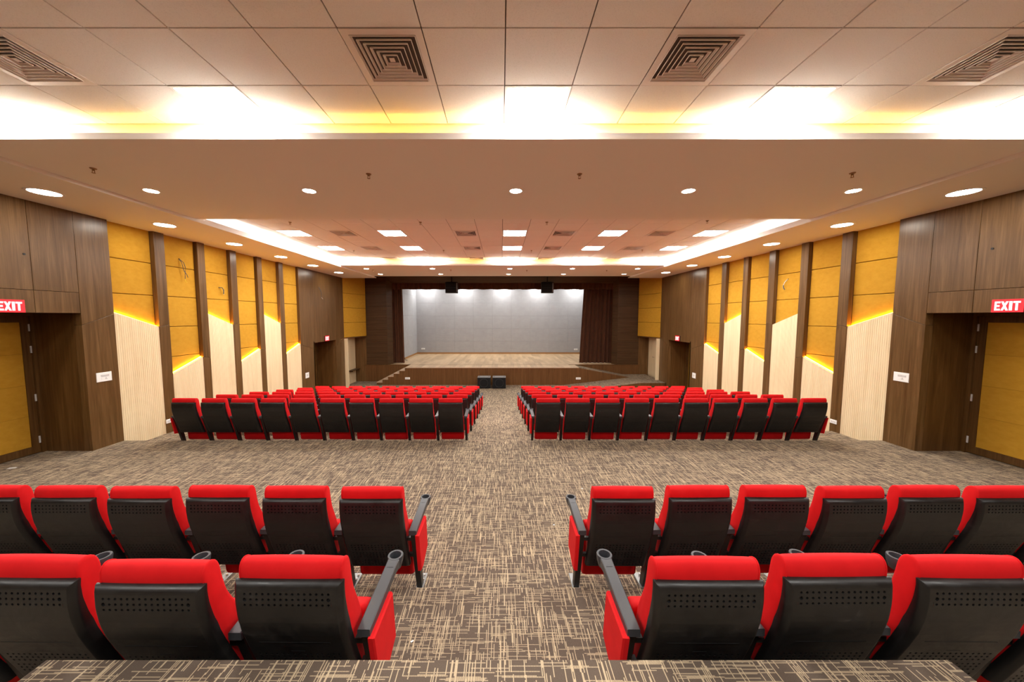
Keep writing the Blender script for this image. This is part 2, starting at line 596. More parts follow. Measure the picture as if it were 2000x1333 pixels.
# ------------------------------------------------------------------ exit doors
def exit_door(n, s, y0, y1, zt, zb, near):
    X = lambda d: XC + s * d
    root = struct(empty('door_%d' % n, (0, 0, 0)))
    b = B()
    b.box(X(8.0), X(8.12), y0, y0 + .05, zb, zt); b.box(X(8.0), X(8.12), y1 - .05, y1, zb, zt)
    b.box(X(8.0), X(8.12), y0 + .05, y1 - .05, zt - .05, zt)
    b.make('door_frame', 'wood_side', root)
    mid = (y0 + y1) / 2
    for (a, c) in ((y0 + .053, mid - .002), (mid + .002, y1 - .053)):
        b = B()
        top, bot, st = zt - .055, zb + .012, .10
        b.box(X(8.03), X(8.08), a, a + st, bot, top); b.box(X(8.03), X(8.08), c - st, c, bot, top)
        b.box(X(8.03), X(8.08), a + st, c - st, top - st, top); b.box(X(8.03), X(8.08), a + st, c - st, bot, bot + .12)
        b.box(X(8.06), X(8.08), a + st, c - st, bot + .12, top - st)
        leaf = b.make('door_leaf', 'wood_side', root)
        h = (top - st - bot - .12) / 4
        for k in range(4):
            z = bot + .12 + k * h
            pts = [(X(8.04), a + st + .001, z + .001), (X(8.04), c - st - .001, z + .001), (X(8.04), c - st - .001, z + h - .001), (X(8.04), a + st + .001, z + h - .001)]
            if s > 0:
                pts.reverse()
            if s < 0:
                pass
            B().slab(pts, (-s, 0, 0), .019, .002).make('padded_panel', 'orange', leaf)
        yh = c if c > mid + .3 else a
        if near:
            for z in (top - .25, top - .62, top - 1.45, bot + .16):
                B().box(X(8.018), X(8.045), yh - .014, yh + .014, z, z + .12).make('hinge', 'light_grey', leaf)
        B().tube([(X(8.03), mid + (.06 if a > mid - .1 else -.06), bot + .9), (X(7.97), mid + (.06 if a > mid - .1 else -.06), bot + .92), (X(7.97), mid + (.06 if a > mid - .1 else -.06), bot + 1.18), (X(8.03), mid + (.06 if a > mid - .1 else -.06), bot + 1.2)], .012, 8).make('pull_handle', 'chrome', leaf)
    return root
exit_door(1, -1, 3.9, 5.796, .064, -2.345, True)
exit_door(2, 1, 3.9, 5.796, .064, -2.345, True)
exit_door(3, -1, 12.98, 14.666, -.993, FZ, False)
exit_door(4, 1, 12.98, 14.666, -.993, FZ, False)
# pale door in the recess at the ramp landing
d5 = struct(empty('door_5', (0, 0, 0)))
B().box(XC + 7.385, XC + 7.42, 16.2, 17.04, -2.9, -1.02).make('door_leaf', 'cream', d5)
h5 = B().tube([(XC + 7.385, 16.32, -1.95), (XC + 7.33, 16.32, -1.95), (XC + 7.33, 16.44, -1.95)], .013, 8).make('door_handle', 'chrome', d5)

# ------------------------------------------------------------------ ceiling
ceil = struct(empty('ceiling', (0, 0, 0)))
GX = .03
T = .6
LIGHT_C, VENT_C = [-9, -5, 0, 4, 8], [-7, -2, 2, 6]
NEAR_L = [3.165, -1.035]  # second row is unseen, added to light the near seats and carpet
NEAR_V = [2.565]
FAR_L = [8.21, 10.01, 11.81]
FAR_V = [8.21, 10.01, 11.81]
tile_me = None
def tile(x, y, w=T, d=T):
    global tile_me
    g = .0045
    full = abs(w - T) < 1e-6 and abs(d - T) < 1e-6
    if full and tile_me:
        o = bpy.data.objects.new('ceiling_tile', tile_me)
        COL.objects.link(o)
        o.parent = ceil
        o.location = (x, y, ZT)
        return o
    b = B().slab([(g, d - g, 0), (w - g, d - g, 0), (w - g, g, 0), (g, g, 0)], (0, 0, -1), .012, .0025)
    o = b.make('ceiling_tile', 'tile', ceil)
    o.location = (x, y, ZT)
    if full:
        tile_me = o.data
    return o
cols = list(range(-10, 10))
for k in cols:
    x = GX + k * T
    for j in range(3):
        y = 1.965 + j * T
        if (k in LIGHT_C and any(abs(y - q) < .01 for q in NEAR_L)) or (k in VENT_C and any(abs(y - q) < .01 for q in NEAR_V)):
            continue
        if -9 <= k <= 8 or j:
            tile(x, y)
    for j in range(9):
        y = 7.01 + j * T
        if k in LIGHT_C and any(abs(y - q) < .01 for q in FAR_L):
            continue
        if k in VENT_C and any(abs(y - q) < .01 for q in FAR_V):
            continue
        tile(x, y)
b = B().box(-6.2, 6.25, -1.7, 3.9, ZT + .012, ZT + .1)
b.make('tile_grid', 'grid', ceil)
b = B().box(-6.2, 6.25, 6.2, 12.55, ZT + .012, ZT + .1)
b.make('tile_grid', 'grid', ceil)
B().box(-6.0, 6.05, -1.7, 1.965, ZT + .006, ZT + .0119).make('ceiling_board', 'tile', ceil)
B().box(-6.0, 6.05, 6.2, 7.01, ZT, ZT + .012).make('ceiling_board', 'tile', ceil)
EX = 5.69
# dropped beam across the hall, its cove lip towards the camera
LIPY = 3.60
b = B()
b.box(-EX - .02 + XC, EX + .02 + XC, LIPY + .012, 6.44, ZB, ZB + .03)
b.box(-5.96, 6.03, 3.772, 3.82, ZB + .03, ZT + .02)
b.make('beam', 'paint', ceil)
B().box(-EX + XC, EX + XC, LIPY, LIPY + .012, ZB, ZB + .062).make('cove_lip', 'white_paint', ceil)
B().box(-5.96, 6.03, 6.36, 6.42, ZB + .03, ZT + .02).make('beam_upstand', 'paint', ceil)
B().box(-5.9 + XC, 5.9 + XC, LIPY + .0125, LIPY + .022, ZB + .031, ZB + .037).make('led_strip', 'lamp_cove', ceil)
# soffit before the stage
SY0, SY1 = 12.1, 15.3
b = B()
b.box(-EX - .02 + XC, EX + .02 + XC, SY0 + .012, SY1, ZB, ZB + .03)
b.box(-5.96, 6.03, 12.42, 12.47, ZB + .03, ZT + .02)
b.make('stage_soffit', 'paint', ceil)
B().box(-EX + XC, EX + XC, SY0, SY0 + .012, ZB, ZB + .055).make('cove_lip', 'white_paint', ceil)
B().box(-5.9 + XC, 5.9 + XC, SY0 + .0125, SY0 + .022, ZB + .031, ZB + .037).make('led_strip', 'lamp_cove', ceil)
# side soffits with their white coves
for s in (-1, 1):
    X = lambda d: XC + s * d
    b = B()
    b.box(X(EX + .012), X(7.46), -1.7, SY1 + .25, ZS, ZS + .03)
    b.make('side_soffit', 'paint', ceil)
    B().box(X(EX), X(EX + .012), -1.7, SY1, ZS, ZB + .055).make('cove_lip', 'white_paint', ceil)
    for (ya, yb) in ((-1.7, 3.77), (6.42, 12.42)):
        B().box(X(5.945), X(5.975), ya, yb, ZS + .03, ZT + .012).make('cove_face', 'white_paint', ceil)
        B().box(X(EX + .03), X(EX + .05), ya + .05, yb - .3, ZS + .035, ZS + .05).make('led_strip', 'lamp_cove_white', ceil)
# dark void over the proscenium
b = B()
b.box(-8.3, 8.3, 15.25, 17.4, 2.35, 2.4)
b.box(-8.3, 8.3, 15.25, 15.3, ZB + .03, 2.4)
b.make('void_board', 'black', ceil)

# ------------------------------------------------------------------ light panels, vents, downlights, sprinklers
def light_panel():
    t = empty('ceiling_light')
    g = .004
    b = B()
    for x0, x1, y0, y1 in ((g, T - g, g, .03), (g, T - g, T - .03, T - g), (g, .03, .03, T - .03), (T - .03, T - g, .03, T - .03)):
        b.box(x0, x1, y0, y1, -.004, .011)
    b.make('frame', 'white_plastic', t)
    mk('diffuser', [(.03, .03, .002), (.03, T - .03, .002), (T - .03, T - .03, .002), (T - .03, .03, .002)], [(0, 1, 2, 3)], 'lamp_panel', t)
    return t
lp = light_panel()
first = True
CN = ['at left end', 'second from left', 'over the aisle', 'second from right', 'at right end']
def place_light(x, y, label, group):
    global first
    o = lp if first else dup(lp, (x, y, ZT))
    first = False
    o.location = (x, y, ZT)
    tag(o, label, 'light', group)
for r, y in enumerate(NEAR_L):
    rn = ['bright row against near beam cove', 'added unseen row at the back wall'][r]
    for c, k in enumerate(LIGHT_C):
        place_light(GX + k * T, y, 'square white ceiling light, %s, %s' % (rn, CN[c]), 'square light panels in the near ceiling')
for r, y in enumerate(FAR_L):
    rn = ['first row beyond beam', 'middle row beyond beam', 'last row by stage cove'][r]
    for c, k in enumerate(LIGHT_C):
        place_light(GX + k * T, y, 'square white ceiling light, %s, %s' % (rn, CN[c]), 'square light panels in the far ceiling')

def vent():
    t = empty('air_vent')
    def ring(o0, z0, o1, z1, th=.003):
        b = B()
        L0 = [(o0, o0), (T - o0, o0), (T - o0, T - o0), (o0, T - o0)]
        L1 = [(o1, o1), (T - o1, o1), (T - o1, T - o1), (o1, T - o1)]
        vs = [(x, y, z0) for x, y in L0] + [(x, y, z1) for x, y in L1] + [(x, y, z0 + th) for x, y in L0] + [(x, y, z1 + th) for x, y in L1]
        fs = []
        for i in range(4):
            j = (i + 1) % 4
            fs += [(i, i + 4, j + 4, j), (i + 8, j + 8, j + 12, i + 12), (i, j, j + 8, i + 8), (i + 4, i + 12, j + 12, j + 4)]
        return b.add(vs, fs)
    ring(.004, -.003, .055, -.003, .010).make('vent_frame', 'vent', t)
    for k in range(6):
        o0 = .058 + k * .037
        b = ring(o0, -.003, o0 + .029, .034)
        for u0, u1, v0, v1 in ((o0, T - o0, o0, o0 + .004), (o0, T - o0, T - o0 - .004, T - o0), (o0, o0 + .004, o0 + .004, T - o0 - .004), (T - o0 - .004, T - o0, o0 + .004, T - o0 - .004)):
            b.box(u0, u1, v0, v1, -.009, -.002)
        b.make('louver', 'vent', t)
    o0 = .058 + 6 * .037
    B().box(o0, T - o0, o0, T - o0, -.002, .002).make('core_plate', 'vent', t)
    B().box(.03, T - .03, .03, T - .03, .085, .09).make('backing', 'vent_dark', t)
    b = B()
    b.box(.05, .055, .05, T - .05, .01, .085); b.box(T - .055, T - .05, .05, T - .05, .01, .085)
    b.box(.055, T - .055, .05, .055, .01, .085); b.box(.055, T - .055, T - .055, T - .05, .01, .085)
    b.make('duct_collar', 'vent_dark', t)
    return t
vp = vent()
first_v = True
VN = ['end of row by left cove', 'just left of the aisle', 'just right of the aisle', 'end of row by right cove']
for (ys, names, gr) in ((NEAR_V, ['in near ceiling'], 'square vents in the near ceiling'), (FAR_V, ['first row beyond beam', 'middle row beyond beam', 'last row by stage cove'], 'square vents in the far ceiling')):
    for y, rn in zip(ys, names):
        for c, k in enumerate(VENT_C):
            o = vp if first_v else dup(vp, (0, 0, 0))
            first_v = False
            o.location = (GX + k * T, y, ZT)
            tag(o, 'square louvred air vent, %s, %s' % (rn, VN[c]), 'vent', gr)

def downlight(r, lamp):
    t = empty('downlight')
    n = 20
    b = B()
    vs = []
    for rr, z in ((r * 1.22, 0.0), (r * 1.2, -.006), (r, -.006), (r, -.001)):
        for i in range(n):
            a = 2 * math.pi * i / n
            vs.append((rr * math.cos(a), rr * math.sin(a), z))
    fs = []
    for q in range(3):
        for i in range(n):
            j = (i + 1) % n
            fs.append((q * n + i, (q + 1) * n + i, (q + 1) * n + j, q * n + j))
    b.add(vs, fs).make('trim_ring', 'white_plastic', t)
    mk('lens', [(r * math.cos(-2 * math.pi * i / n), r * math.sin(-2 * math.pi * i / n), -.003) for i in range(n)], [tuple(range(n))], lamp, t)
    return t
dl = downlight(.084, 'lamp_down')
beam_x = [-5.03, -2.76, .21, 2.69, 5.06]
LR = ['first from left wall', 'second from left wall', 'in the middle', 'second from right wall', 'first from right wall']
firstd = True
def pd(proto, x, y, z, label, group, f):
    o = proto if f else dup(proto, (x, y, z))
    o.location = (x, y, z)
    tag(o, label, 'light', group)
for i, x in enumerate(beam_x):
    pd(dl, x, 5.02, ZB, 'small round downlight under the near beam, ' + LR[i], 'downlights in the near beam', i == 0)
for r, (y, xs_) in enumerate([(12.9, [715.6, 844.6, 995.6, 1118, 1245.6]), (14.55, [743, 861, 993, 1100.6, 1218.7])]):
    c = y * .9975 - ZB * .0708
    for i, px in enumerate(xs_):
        pd(dl, (px - 979) / 663 * c, y, ZB, 'small round downlight before the stage, %s row, %s' % (['nearer', 'farther'][r], LR[i]), 'downlights in the stage soffit', False)
sd = downlight(.155, 'lamp_side')
fs_ = True
for s, sn in ((-1, 'left'), (1, 'right')):
    for i, y in enumerate([4.94, 6.66, 8.36, 10.1, 11.8, 13.65]):
        pd(sd, XC + s * 6.5, y, ZS, 'wide round downlight along %s wall soffit, %s from the near exit' % (sn, ORD[i]), 'wide downlights along the side walls', fs_)
        fs_ = False
    for y, q in ((3.2, 'before'),):
        pd(sd, XC + s * 6.5, y, ZS, 'wide round downlight along %s wall soffit, %s the near exit door' % (sn, q), 'wide downlights along the side walls', False)

def sprinkler():
    t = empty('sprinkler')
    B().cyl((0, 0), .034, .028, 0, -.010, 14).make('escutcheon', 'brass', t, 40)
    b = B().cyl((0, 0), .010, .008, -.01, -.03, 8)
    b.box(-.016, -.012, -.003, .003, -.055, -.01); b.box(.012, .016, -.003, .003, -.055, -.01)
    b.make('sprinkler_body', 'brass', t)
    B().cyl((0, 0), .020, .016, -.055, -.058, 12).make('deflector', 'brass', t)
    return t
sp_ = sprinkler()
SPK = [((182, 329), ZB, 'on near beam above the left exit'), ((720, 340), ZB, 'on near beam, second from left'), ((1132, 340), ZB, 'on near beam, second from right'), ((1665, 338), ZB, 'on near beam above the right exit'),
       ((566.5, 434), ZT, 'in far tiles near the left cove'), ((821, 434), ZT, 'in far tiles left of the aisle'), ((1068, 434), ZT, 'in far tiles right of the aisle'), ((1381.5, 431), ZT, 'in far tiles near the right cove'),
       ((690.5, 489.5), ZT, 'in second far tile line, left end'), ((866.5, 489), ZT, 'in second far tile line, left of middle light'), ((1038, 489.5), ZT, 'in second far tile line, right of middle light'), ((1254.5, 488), ZT, 'in second far tile line, right end'),
       ((729, 527.5), ZB, 'before the stage, by left downlights'), ((880.5, 527.5), ZB, 'before the stage, left of middle downlight'), ((1029, 528), ZB, 'before the stage, right of middle downlight'), ((1185, 528), ZB, 'before the stage, by right downlights')]
def unproj_z(px, py, z):
    a = math.atan((666.5 - py) / 663.0) - .0709
    y = z / math.tan(a)
    c = y * .9975 - z * .0708
    return ((px - 979) / 663 * c, y)
for i, ((px, py), z, where) in enumerate(SPK):
    x, y = unproj_z(px, py, z)
    o = sp_ if i == 0 else dup(sp_, (0, 0, 0))
    o.location = (x, y, z - (.0 if z == ZB else .001))
    tag(o, 'small fire sprinkler %s' % where, 'sprinkler', 'fire sprinklers under the ceiling')

# ------------------------------------------------------------------ stage walls and proscenium
PY = 17.07
STZ, SFY = -2.42, 16.14
wf = struct(empty('wall_front', (0, 0, 0)))
for s in (-1, 1):
    X = lambda d: XC + .02 + s * d
    H = (2.3 - STZ) / 8
    for k in range(8):
        z0, z1 = STZ + k * H + .0015, STZ + (k + 1) * H - .0015
        p = [(X(5.80), PY), (X(6.87), PY)]
        pts = [(p[0][0], PY, z0), (p[1][0], PY, z0), (p[1][0], PY, z1), (p[0][0], PY, z1)]
        if s < 0:
            pts.reverse()
        B().slab(pts, (0, -1, 0), .06, .002).make('pier_panel', 'wood_dark', wf)
        pts = [(X(5.61), PY + .30, z0), (X(5.80), PY, z0), (X(5.80), PY, z1), (X(5.61), PY + .30, z1)]
        if s < 0:
            pts.reverse()
        nn = Vector((-s * .30, -.19, 0))
        B().slab(pts, nn, .04, .002).make('reveal_panel', 'wood_dark', wf)
    B().box(X(5.86), X(8.2), PY + .06, PY + .35, FZ, 2.4).make('backing_wall', 'wood_dark', wf)
z0, z1 = 1.99, 1.72
B().box(-5.82 + XC, 5.86 + XC, PY, PY + .06, z0, 2.4).make('header_panel', 'wood_dark', wf)
b = B().add([(-5.82 + XC, PY, z0), (5.86 + XC, PY, z0), (5.67 + XC, PY + .3, z1), (-5.63 + XC, PY + .3, z1), (-5.82 + XC, PY + .06, z0 + .1), (5.86 + XC, PY + .06, z0 + .1), (5.67 + XC, PY + .34, z1 + .1), (-5.63 + XC, PY + .34, z1 + .1)],
            [(0, 3, 2, 1), (4, 5, 6, 7), (2, 3, 7, 6)])
b.make('header_panel', 'wood_dark', wf)
B().box(-8.2, 8.2, PY + .3, PY + .36, z1, 2.6).make('backing_wall', 'wood_dark', wf)

SBY, SBX = 22.2, 5.56
for nm, s in (('left', -1), ('right', 1)):
    wroot = struct(empty('wall_stage_' + nm, (0, 0, 0)))
    X = lambda d: XC + s * d
    for k in range(4):
        for j in range(4):
            ya, yb = 17.85 + k * 1.09, 17.85 + (k + 1) * 1.09
            za, zb = STZ + j * 1.25, STZ + (j + 1) * 1.25
            g = .0015
            pts = [(X(SBX), ya + g, za + g), (X(SBX), yb - g, za + g), (X(SBX), yb - g, zb - g), (X(SBX), ya + g, zb - g)]
            if s > 0:
                pts.reverse()
            pts.reverse() if s < 0 and False else None
            B().slab(pts, (-s, 0, 0), .04, .002).make('acoustic_board', 'grey', wroot)
    bs = struct(B().box(X(SBX), X(SBX - .016), 17.85, SBY, STZ, STZ + .095).make('baseboard_stage_' + nm, 'trim_wood'))
wroot = struct(empty('wall_stage_back', (0, 0, 0)))
NB = 9
for k in range(NB):
    for j in range(6):
        wA = 2 * SBX / NB
        xa, xb = XC - SBX + k * wA, XC - SBX + (k + 1) * wA
        za, zb = STZ + j * .83, STZ + (j + 1) * .83
        g = .0012
        off = random.uniform(0, .003)
        B().slab([(xa + g, SBY - off, za + g), (xb - g, SBY - off, za + g), (xb - g, SBY - off, zb - g), (xa + g, SBY - off, zb - g)], (0, -1, 0), .04, .002).make('acoustic_board', 'grey', wroot)
struct(B().box(XC - SBX, XC + SBX, SBY - .02, SBY, STZ, STZ + .095).make('baseboard_stage_back', 'trim_wood'))
struct(B().box(-6, 6, 17.3, 22.4, 2.55, 2.62).make('ceiling_stage', 'black'))
# stage lamps above the opening, out of sight behind the valance
for i, x in enumerate([-4.75, -2.35, .1, 2.35, 4.75]):
    t = empty('stage_light', (x, 21.55, 2.2))
    B().cyl((0, 0), .09, .09, .0, .35, 14).make('lamp_housing', 'black', t)
    mk('lens', [(.08 * math.cos(-2 * math.pi * q / 14), .08 * math.sin(-2 * math.pi * q / 14), -.002) for q in range(14)], [tuple(range(14))], 'lamp_stage', t)
    tag(t, 'round stage lamp hidden over the grey back wall, %s' % ['leftmost', 'left of middle', 'middle', 'right of middle', 'rightmost'][i], 'light', 'stage lamps over the back wall')
for i, x in enumerate([-3.0, 0.0, 3.0]):  # added fill lights, unseen, giving the stage its broad light
    t = empty('stage_fill_light', (x, 19.4, 2.4))
    B().box(-.7, .7, -.2, .2, 0, .1).make('lamp_housing', 'black', t)
    mk('diffuser', [(-.68, -.18, -.002), (-.68, .18, -.002), (.68, .18, -.002), (.68, -.18, -.002)], [(0, 1, 2, 3)], 'lamp_fill', t)
    tag(t, 'added oblong fill light unseen above the valance, %s of three' % ['left', 'middle', 'right'][i], 'light', 'added oblong fill lights over the stage')

# ------------------------------------------------------------------ stage
stage = tag(empty('stage', (0, 0, FZ)), 'raised wooden stage with walnut front, pale boards, steps and carpeted ramp', 'stage')
def sp(b, name, mat):
    o = b.make(name, mat, stage)
    o.location = (0, 0, -FZ)          # parts are modelled in hall coordinates
    return o
XL, XR = -4.62, 3.72
b = B()
b.add([(XL, SFY, STZ), (XR, SFY, STZ), (XR, PY + .05, STZ), (XL, PY + .05, STZ), (XL, SFY, STZ - .04), (XR, SFY, STZ - .04), (XR, PY + .05, STZ - .04), (XL, PY + .05, STZ - .04)],
      [(0, 1, 2, 3), (0, 4, 5, 1), (1, 5, 6, 2), (0, 3, 7, 4), (4, 7, 6, 5)])
b.add([(-5.9, PY + .0, STZ), (5.95, PY + .0, STZ), (5.95, 22.3, STZ), (-5.9, 22.3, STZ)], [(0, 1, 2, 3)])
sp(b, 'deck', 'deck')
sp(B().box(XL, XR, SFY - .012, SFY + .02, STZ - .028, STZ + .003), 'nosing', 'tread')
n_p = 7
RX0, RX1 = XR, 6.15            # ramp from stage down to landing
LZ = -2.90
for i in range(n_p):
    xa, xb = XL + (XR - XL) * i / n_p, XL + (XR - XL) * (i + 1) / n_p
    sp(B().slab([(xa + .001, SFY, FZ), (xb - .001, SFY, FZ), (xb - .001, SFY, STZ - .028), (xa + .001, SFY, STZ - .028)], (0, -1, 0), .05, .001), 'front_panel', 'wood_stage')
sp(B().slab([(XR + .001, SFY, FZ), (RX1, SFY, FZ), (RX1, SFY, LZ), (XR + .001, SFY, STZ - .028)], (0, -1, 0), .05, .001), 'front_panel', 'wood_stage')
sp(B().slab([(XL - 2.3 + .05, PY, FZ), (XL, PY, FZ), (XL, PY, STZ), (XL - 2.3 + .05, PY, STZ)], (0, -1, 0), .05, .001), 'side_panel', 'wood_stage')
sp(B().slab([(XR, PY, FZ), (7.0, PY, FZ), (7.0, PY, STZ), (XR, PY, STZ)], (0, -1, 0), .05, .001), 'side_panel', 'wood_stage')
sp(B().box(XL - 2.28, XL + .02, PY - .01, PY + .03, STZ - .02, STZ + .012), 'ledge', 'wood_side')
sp(B().box(XR - .3, 7.0, PY - .01, PY + .03, STZ - .02, STZ + .012), 'ledge', 'wood_side')
# left flight of steps
ns = 5
sx0 = -5.98
rise = (STZ - FZ) / (ns + 1)
run = (XL - sx0) / ns
for i in range(ns):
    xa, xb = sx0 + i * run, sx0 + (i + 1) * run
    zt = FZ + (i + 1) * rise
    st = sp(B().box(xa, xb, SFY, PY - .01, FZ, zt - .025), 'step', 'wood_stage')
    tr = B().box(xa - .012, xb, SFY - .012, PY - .01, zt - .025, zt).make('tread', 'tread', st)
# ramps and landing on the right
def wedge(x0, z0, x1, z1, y0, y1, mat, name):
    b = B()
    vs = [(x0, y0, z0), (x1, y0, z1), (x1, y1, z1), (x0, y1, z0), (x0, y0, FZ), (x1, y0, FZ), (x1, y1, FZ), (x0, y1, FZ)]
    b.add(vs, [(0, 1, 2, 3), (0, 4, 5, 1), (1, 5, 6, 2), (2, 6, 7, 3), (3, 7, 4, 0)])
    return sp(b, name, mat)
wedge(XR, STZ - .002, RX1, LZ, SFY + .05, PY - .001, 'carpet', 'upper_ramp')
wedge(3.0, FZ + .003, RX1, LZ, 14.76, SFY - .001, 'carpet', 'lower_ramp')
b = B()
b.add([(RX1, 14.76, LZ), (7.3, 14.76, LZ), (7.3, 17.06, LZ), (RX1, 17.06, LZ)], [(0, 1, 2, 3)])
b.add([(7.2, 15.4, LZ), (7.46, 15.4, LZ), (7.46, 17.06, LZ), (7.2, 17.06, LZ)], [])
sp(b, 'landing', 'carpet')
sp(B().slab([(3.0, 14.75, FZ), (RX1, 14.75, FZ), (RX1, 14.75, LZ), (3.0, 14.75, FZ + .003)], (0, -1, 0), .01, .001), 'ramp_skirt', 'wood_stage')
sp(B().box(RX1, 7.2, 14.74, 14.76, FZ, LZ), 'ramp_skirt', 'wood_stage')

# ------------------------------------------------------------------ curtains
def curtain(name, xa0, xb0, xa1, xb1, y, z0, z1, folds, amp, label, cat='curtain', wav=0.0):
    nu, nv = folds * 10, 16
    vs, fs = [], []
    rr = [random.uniform(.6, 1.3) for _ in range(folds + 2)]
    for j in range(nv + 1):
        t = j / nv
        xa, xb = xa1 + (xa0 - xa1) * t, xb1 + (xb0 - xb1) * t
        for i in range(nu + 1):
            u = i / nu
            k = u * folds
            ph = 2 * math.pi * k + .5 * math.sin(3 * k)
            a = amp * rr[int(k)] * (1 - .25 * t)
            x = xa + (xb - xa) * (u + .12 / folds * math.sin(2 * ph))
            zz = z0 + (z1 - z0) * t
            if j == 0 and wav:
                zz += wav * math.sin(2.2 * k) * .5
            vs.append((x, y + a * math.sin(ph) + .02 * math.sin(4 * t + k), zz))
    for j in range(nv):
        for i in range(nu):
            q = j * (nu + 1) + i
            fs.append((q, q + 1, q + nu + 2, q + nu + 1))
    back = len(vs)
    vs += [(v[0], v[1] + .012, v[2]) for v in vs]
    fs += [tuple(reversed([i + back for i in f])) for f in list(fs)]
    W = nu + 1
    for i in range(nu):
        fs.append((i + 1, i, back + i, back + i + 1))
    for j in range(nv):
        fs.append((j * W, (j + 1) * W, back + (j + 1) * W, back + j * W))
        fs.append(((j + 1) * W - 1, back + (j + 1) * W - 1, back + (j + 2) * W - 1, (j + 2) * W - 1))
    o = mk(name, vs, fs, 'curtain', None, 70)
    return tag(o, label, cat)
curtain('stage_curtain', -5.72, -5.14, -5.72, -5.07, 17.66, STZ + .02, 2.2, 5, .05, 'narrow brown velvet curtain gathered at left side of stage')
curtain('stage_curtain', 4.30, 5.85, 4.08, 5.80, 17.66, STZ + .025, 2.2, 8, .10, 'wide brown velvet curtain hanging at right side of stage')
curtain('valance', -5.75, 5.8, -5.75, 5.8, 17.50, 1.405, 2.2, 46, .028, 'long brown pleated valance across the top of stage', 'curtain', .018)

# ------------------------------------------------------------------ speakers
def hung(px0, px1, label, turn):
    y = 16.75
    c = 16.75
    xc = ((px0 + px1) / 2 - 979) / 663 * c
    t = empty('hanging_speaker', (xc, y, 0), turn)
    z0, z1 = 1.175, 1.70
    b = B()
    b.slab([(-.30, 0, z0), (.30, 0, z0), (.30, 0, z1), (-.30, 0, z1)], (0, -1, 0), .30, .02)
    b.make('cabinet', 'black', t)
    gr = B()
    for k in range(4):
        za = z0 + .025 + k * .12
        gr.slab([(-.275, -.010, za), (.225, -.010, za), (.225, -.010, za + .112), (-.275, -.010, za + .112)], (0, -1, 0), .009, .003)
    go = gr.make('grille', 'grille', t)
    b = B().box(.245, .285, -.006, 0, z0 + .05, z1 - .05)
    b.make('side_rail', 'grey_top', t)
    b = B().box(-.25, .25, .1, .2, z1, z1 + .03)
    b.box(-.03, .03, .12, .18, z1 + .03, 2.36)
    b.make('hanger', 'black', t)
    return tag(t, label, 'speaker', 'black speakers hung before the stage')
hung(870, 895, 'black box speaker hung before the stage, left of centre', .05)
hung(1056, 1081, 'black box speaker hung before the stage, right of centre', -.05)
def sub(px0, px1, label):
    y = 15.3
    c = 15.49
    xa, xb = (px0 - 979) / 663 * c, (px1 - 979) / 663 * c
    t = empty('floor_speaker', ((xa + xb) / 2, y, FZ))
    h = (xb - xa) / 2
    b = B()
    b.slab([(-h, 0, .012), (h, 0, .012), (h, 0, .51), (-h, 0, .51)], (0, -1, 0), .5, .008)
    b.make('cabinet', 'black', t)
    b = B().slab([(-h + .02, -.012, .03), (h - .02, -.012, .03), (h - .02, -.012, .49), (-h + .02, -.012, .49)], (0, -1, 0), .012, .006)
    g = b.make('grille', 'grille', t)
    b = B()
    n = 28
    vs = []
    for rr, yy in ((.20, -.0125), (.195, -.018), (.185, -.018), (.18, -.0125)):
        for i in range(n):
            a = 2 * math.pi * i / n
            vs.append((rr * math.cos(a), yy, .26 + rr * math.sin(a)))
    b.add(vs, [(q * n + i, q * n + (i + 1) % n, (q + 1) * n + (i + 1) % n, (q + 1) * n + i) for q in range(3) for i in range(n)])
    b.make('cone_ring', 'black', g)
    B().box(-h + .004, h - .004, .004, .496, .51, .516).make('top_plate', 'grey_top', t)
    for x in (-h + .07, h - .07):
        B().cyl((x, .25), .025, .025, .516, .524, 12).make('socket', 'black', t)
    for x in (-h + .06, h - .06):
        B().box(x - .025, x + .025, .05, .45, 0, .014).make('skid', 'black', t)
    return tag(t, label, 'speaker', 'black floor speakers before the stage')
sub(932.4, 957.9, 'black square subwoofer on the carpet before stage, left one of the pair')
sub(962.0, 988.0, 'black square subwoofer on the carpet before stage, right one of the pair')

# ------------------------------------------------------------------ seats
def shell_y(z):
    """rear face of the back: depth as a function of height over the floor"""
    pts = [(.90, .004), (.86, -.004), (.80, -.006), (.72, .002), (.64, .020), (.56, .046), (.48, .075), (.40, .105), (.33, .130), (.264, .155), (.2, .178)]
    for (za, ya), (zb, yb) in zip(pts, pts[1:]):
        if za >= z >= zb:
            t = (za - z) / (za - zb)
            return ya + (yb - ya) * t
    return pts[0][1] if z > .9 else pts[-1][1]

